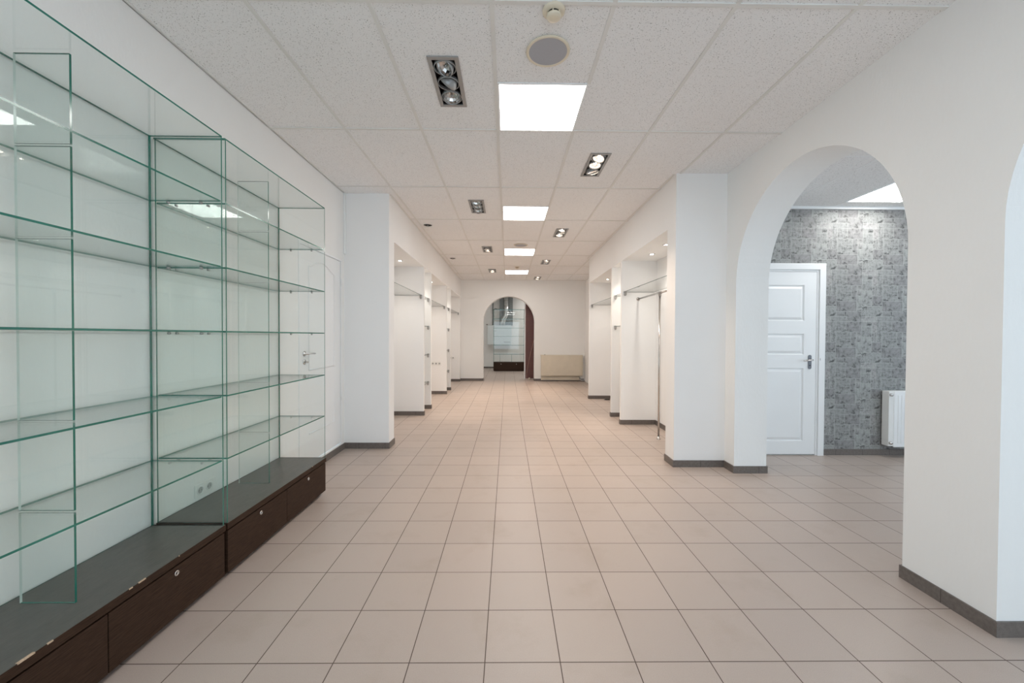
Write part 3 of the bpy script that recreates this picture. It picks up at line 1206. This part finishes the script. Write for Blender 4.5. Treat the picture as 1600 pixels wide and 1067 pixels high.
def detector(x, y, label):
    t = empty('smoke_detector', (x, y, H))
    tag(t, label, 'smoke detector', 'smoke detectors')
    mb = MB()
    mb.lathe([(0, -.014), (.050, -.014), (.056, -.008), (.057, 0)], (x, y, H), (0, 0, 1), 40)
    mb.build('base', M_CREAM, t)
    mb = MB()
    mb.lathe([(.030, -.014), (.030, -.026)], (x, y, H), (0, 0, 1), 40, 1)
    for k in range(6):
        a = 2 * PI * k / 6 + .3
        mb.tube([(x + .033 * math.cos(a), y + .033 * math.sin(a), H - .013), (x + .033 * math.cos(a), y + .033 * math.sin(a), H - .028)], .003, 8)
    mb.lathe([(0, -.026), (.036, -.026), (.038, -.030), (.034, -.037), (.018, -.041), (0, -.042)], (x, y, H), (0, 0, 1), 40)
    mb.build('sensor_head', [M_CREAM, M_HOLE], t)


detector(.222, 1.985, 'cream smoke detector at the top edge of view, beside the ceiling speaker')
detector(.214, 9.28, 'small smoke detector just before the farthest lit panel')


def vent(x, y, label):
    t = empty('ceiling_vent', (x, y, H))
    tag(t, label, 'ceiling vent', 'round ceiling vents')
    mb = MB()
    mb.lathe([(.072, .003), (.074, -.002), (.068, -.005), (.059, .001)], (x, y, H), (0, 0, 1), 40)
    mb.lathe([(.060, .0002), (0, .0002)], (x, y, H), (0, 0, 1), 40, 1)
    mb.build('ring', [M_PLASTIC, M_HOLE], t)
    mb = MB()
    mb.lathe([(.0, -.042), (.040, -.040), (.050, -.034), (.030, -.026), (.010, -.020), (.008, -.001), (0, -.001)], (x, y, H), (0, 0, 1), 40)
    mb.build('valve_disc', M_PLASTIC, t)


vent(-1.18, 5.83, 'round white ceiling vent by left wall line, nearer of two')
vent(-1.16, 8.30, 'round white ceiling vent by left wall line, farther of two')


# niche downlights
def downlight(x, y, label, energy=17):
    t = empty('downlight', (x, y, SOF))
    tag(t, label, 'downlight', 'round downlights in the niche tops')
    mb = MB()
    mb.lathe([(.026, -.0005), (.031, -.007), (.041, -.005), (.043, 0)], (x, y, SOF), (0, 0, 1), 32)
    mb.build('rim', M_CHROME, t)
    mb = MB()
    mb.lathe([(.0, -.002), (.027, -.002)], (x, y, SOF), (0, 0, 1), 24)
    mb.build('lens', M_DOWN, t)
    L = bpy.data.lights.new('downlight_lamp', 'SPOT')
    L.energy = energy
    L.color = (1.0, .93, .85)
    L.spot_size = math.radians(110)
    L.spot_blend = 1.0
    L.shadow_soft_size = .03
    lo = bpy.data.objects.new('downlight_lamp', L)
    COL.objects.link(lo)
    lo.parent = t
    lo.location = (0, 0, -.012)


downlight(1.955, 5.36, 'round downlight above the nearest right niche, farther of two')
downlight(1.925, 4.80, 'round downlight above the nearest right niche, nearer of two')
downlight(1.95, 6.15, 'round downlight in the top of the narrow right niche', 15)
downlight(1.95, 7.72, 'round downlight in the top of the farthest right niche')
downlight(-1.617, 5.94, 'round downlight in the top of the nearest left niche')
downlight(-1.62, 6.79, 'round downlight in the top of the first narrow left niche', 13)
downlight(-1.60, 8.27, 'round downlight in the top of the wide left niche with triple socket')
downlight(-1.62, 9.2, 'round downlight in the top of the second narrow left niche', 13)
downlight(-1.62, 10.6, 'round downlight in the top of the farthest left niche')


# ------------------------------------------------------------------ radiators
def side_radiator():
    t = empty('radiator', (4.7, SR - .07, .11))
    tag(t, 'white panel radiator on the stone wallpaper wall of the side room', 'radiator')
    x0, x1, z0, z1 = 4.150, 5.35, .118, .728
    yf = SR - .105
    mb = MB()
    mb.box(x0 + .055, x1 - .03, yf, yf + .012, z0, z1)
    mb.build('front_panel', M_WHITE, t, bevel=.004)
    mb = MB()
    n = 28
    for k in range(n):
        a = x0 + .09 + k * (x1 - x0 - .16) / n
        mb.box(a + .006, a + (x1 - x0 - .16) / n - .006, yf - .004, yf + .001, z0 + .045, z1 - .045)
    rb = mb.build('pressed_ribs', M_WHITE, t, bevel=.003)
    tag(rb, kind='stuff')
    mb = MB()
    mb.box(x0, x0 + .056, yf + .004, yf + .085, z0 + .01, z1 - .002)
    mb.build('side_cover', M_PLASTIC, t, bevel=.003)
    box('side_cover', x1 - .032, x1, yf + .004, yf + .085, z0 + .01, z1 - .002, M_PLASTIC, t, bevel=.003)
    mb = MB()
    mb.box(x0 + .05, x1 - .03, yf + .012, yf + .08, z1 - .012, z1 - .001)
    mb.build('top_grille', M_WHITE, t)
    mb = MB()
    mb.box(x0 + .05, x1 - .03, yf + .060, yf + .072, z0 + .01, z1 - .015)
    for xx in (x0 + .2, x1 - .2):
        mb.box(xx - .02, xx + .02, yf + .072, SR - .0006, z0 + .1, z1 - .1)
    mb.build('rear_panel', M_WHITE, t)
    for z in (z0 + .045, z1 - .04):
        mb = MB()
        mb.lathe([(0, 0), (.017, 0), (.018, .006), (.013, .018), (0, .020)], (x0 + .022, yf + .004, z), (0, -1, 0), 20)
        mb.build('valve_plug', M_CHROME, t)


side_radiator()

t = empty('radiator', (1.55, END - .06, .0))
tag(t, 'cream convector radiator on the far wall, right of the far arch', 'radiator')
x0, x1 = .965, 2.135
mb = MB()
mb.box(x0, x1, END - .115, END - .012, .165, .745)
mb.build('casing', M_CREAMRAD, t, bevel=.008)
mb = MB()
mb.box(x0 - .01, x1 + .045, END - .100, END - .0005, .745, .765)
mb.build('top_cover', M_CREAMRAD, t, bevel=.005)
mb = MB()
mb.box(x1 + .001, x1 + .045, END - .095, END - .0005, .17, .745)
mb.build('side_cover', M_CREAMRAD, t, bevel=.004)
mb = MB()
mb.box(x0 + .01, x1 - .01, END - .012, END - .0005, .12, .70)
mb.build('rear_panel', M_CREAMRAD, t)
mb = MB()
mb.box(x0 + .01, x1 - .02, END - .035, END - .0095, .03, .115)
mb.build('lower_cover', M_CREAMRAD, t, bevel=.003)
mb = MB()
mb.tube([(x1 - .03, END - .06, .170), (x1 - .03, END - .06, .05), (x1 + .01, END - .06, .035), (x1 + .10, END - .06, .035), (x1 + .10, END - .045, .10), (x1 + .10, END - .045, .74)], .010, 10)
mb.build('pipe', M_WHITE, t)
mb = MB()
mb.lathe([(0, -.03), (.018, -.03), (.018, .03), (0, .03)], (x1 - .03, END - .06, .09), (0, 0, 1), 16)
mb.build('valve', M_STEEL, t)
mb = MB()
mb.lathe([(0, 0), (.02, 0), (.02, .015), (0, .015)], (x0 + .115, END - .05, .765), (0, 0, 1), 16)
mb.build('air_valve', M_STEEL, t)

# ------------------------------------------------------------------ beyond the far arch
# brown sliding door leaf standing behind the right side of the arch
t = empty('wooden_door_leaf', (.95, 12.07, 0))
tag(t, 'reddish brown wooden door leaf standing behind the right side of the far arch', 'door leaf')
mb = MB()
mb.box(.545, 1.36, 12.05, 12.09, .012, 2.55)
mb.build('panel', M_BROWN, t, bevel=.003)
mb = MB()
mb.box(.508, .5445, 12.045, 12.10, .0, 2.56)
mb.build('edge_strip', M_WHITE, t, bevel=.002)
mb = MB()
mb.lathe([(0, 0), (.028, 0), (.030, .01), (.026, .035), (.012, .045), (0, .046)], (.663, 12.01, 0), (0, 0, 1), 20)
mb.box(.655, .671, 12.01, 12.05, .015, .03)
mb.build('door_stop', M_CREAM, t)
mb = MB()
cp = [(.86, 11.98, 1.42), (.80, 11.98, 1.20), (.745, 11.98, .98), (.69, 11.98, .76), (.64, 11.98, .52), (.60, 11.98, .30), (.578, 11.98, .12), (.580, 11.98, .006), (.62, 11.97, .006)]
mb.tube(cp, .0055, 8)
tag(mb.build('hanging_cord', M_CORD, None, loc=(.580, 11.98, 0)), 'thin pale cord trailing down the brown door leaf to the floor', 'cord')

# glass cabinet in the far room
t = empty('display_cabinet', (.045, 14.85, 0))
tag(t, 'glass display cabinet on low dark plinth in the room beyond the far arch', 'display cabinet')
cx0, cx1, cy0, cy1 = -.525, .615, 14.65, 15.03
mb = MB()
mb.box(cx0, cx1, cy0 + .012, cy1, .02, .33)
mb.box(cx0 + .02, cx1 - .02, cy0 + .03, cy1 - .02, 0, .02)
mb.build('plinth', M_WENGE, t)
for a, b in ((cx0 + .004, .043), (.047, cx1 - .004)):
    d = box('drawer', a, b, cy0 - .006, cy0 + .012, .03, .295, M_WENGE, t, bevel=.0015)
    mb = MB()
    mb.lathe([(0, 0), (.014, 0), (.014, .004), (0, .005)], ((a + b) / 2, cy0 - .006, .262), (0, -1, 0), 16)
    mb.build('lock', M_CHROME, d)
pane('side_pane', cx0, cx0 + .008, cy0, cy1, .33, 2.292, t)
pane('side_pane', cx1 - .008, cx1, cy0, cy1, .33, 2.292, t)
pane('back_pane', cx0 + .008, cx1 - .008, cy1 - .006, cy1, .33, 2.292, t)
pane('top_pane', cx0, cx1, cy0, cy1, 2.292, 2.30, t)
for z in (.63, .97, 1.295, 1.605, 1.946):
    pane('shelf', cx0 + .009, cx1 - .009, cy0 + .001, cy1 - .007, z - .008, z, t)
for x in (-.29, .15):
    pane('divider_pane', x - .004, x + .004, cy0 + .10, cy1 - .10, .331, .62, t)

# ventilation cabinet and duct on the far room's back wall
t = empty('wall_cabinet', (-.30, 15.98, .955))
tag(t, 'pale grey metal cabinet hung on the back wall beyond the far arch', 'cabinet')
box('body', -.80, .15, 15.66, 16.0595, .955, 1.735, M_METALBOX, t, bevel=.006)
box('door', -.775, .145, 15.648, 15.66, .965, 1.725, M_METALBOX, t, bevel=.004)
box('label_plate', -.16, .11, 15.645, 15.648, 1.05, 1.085, M_STEEL, t)
mb = MB()
mb.box(-.56, -.54, 15.63, 15.648, 1.47, 1.56)
mb.box(-.56, -.44, 15.625, 15.64, 1.50, 1.515)
mb.build('handle', M_STEEL, t)
t = empty('ventilation_duct', (-.07, 15.85, 1.74))
tag(t, 'silver ventilation duct with grey casing rising from the wall cabinet beyond the far arch', 'duct')
box('casing', -.335, .20, 15.87, 16.0595, 1.737, H - .002, M_DUCTB, t, bevel=.004)
mb = MB()
pts = [(-.20, 15.74, 1.7365), (-.20, 15.74, 1.86), (-.17, 15.75, 1.98), (-.08, 15.76, 2.12), (-.07, 15.76, 2.28), (-.07, 15.76, H - .002)]
rr = [.105, .105, .10, .09, .09, .09]
mb.tube(pts, rr, 28)
mb.build('pipe', M_DUCT, t)
for z in (2.28, 2.5, 2.72):
    mb = MB()
    mb.lathe([(.090, -.012), (.097, -.008), (.097, .008), (.090, .012)], (-.07, 15.76, z), (0, 0, 1), 28)
    mb.build('duct_collar', M_STEEL, t)
mb = MB()
mb.tube([(-.605, 16.02, 1.74), (-.605, 16.02, H - .002)], .022, 12)
mb.tube([(-.605, 16.02, 2.35), (-.50, 16.0, 2.42), (-.42, 15.98, 2.38)], .018, 10)
tag(mb.build('conduit_pipe', M_DUCTB, None, loc=(-.605, 16.02, 1.74)), 'dark vertical pipe left of the silver duct beyond the far arch', 'pipe')
t = empty('wall_hook', (-.84, 16.05, 1.76))
tag(t, 'small steel fitting on the back wall left of the grey metal cabinet', 'fitting')
mb = MB()
mb.lathe([(0, 0), (.03, 0), (.03, .012), (0, .012)], (-.845, 16.0595, 1.768), (0, -1, 0), 16)
mb.build('rose', M_STEEL, t)
mb = MB()
mb.tube([(-.845, 16.05, 1.768), (-.845, 15.99, 1.768), (-.815, 15.98, 1.768)], .009, 8)
mb.build('arm', M_STEEL, t)

# scrap on the floor of the farthest right niche
mb = MB()
rnd = random.Random(5)
ring = [(2.06 + .085 * math.cos(2 * PI * k / 14) * rnd.uniform(.6, 1.1), 8.10 + .05 * math.sin(2 * PI * k / 14) * rnd.uniform(.7, 1.1)) for k in range(14)]
top = [(2.06 + (x - 2.06) * .6, 8.10 + (y - 8.1) * .6) for x, y in ring]
for k in range(14):
    a, b = ring[k], ring[(k + 1) % 14]
    c, d = top[k], top[(k + 1) % 14]
    mb.quad([(a[0], a[1], .0005), (b[0], b[1], .0005), (d[0], d[1], .016), (c[0], c[1], .016)])
mb.quad([(x, y, .016) for x, y in top])
bmesh.ops.remove_doubles(mb.bm, verts=mb.bm.verts, dist=1e-5)
tag(mb.build('floor_scrap', M_HOLE, None, loc=(2.06, 8.10, 0)), 'small dark scrap lying on the floor of the farthest right niche', 'scrap')
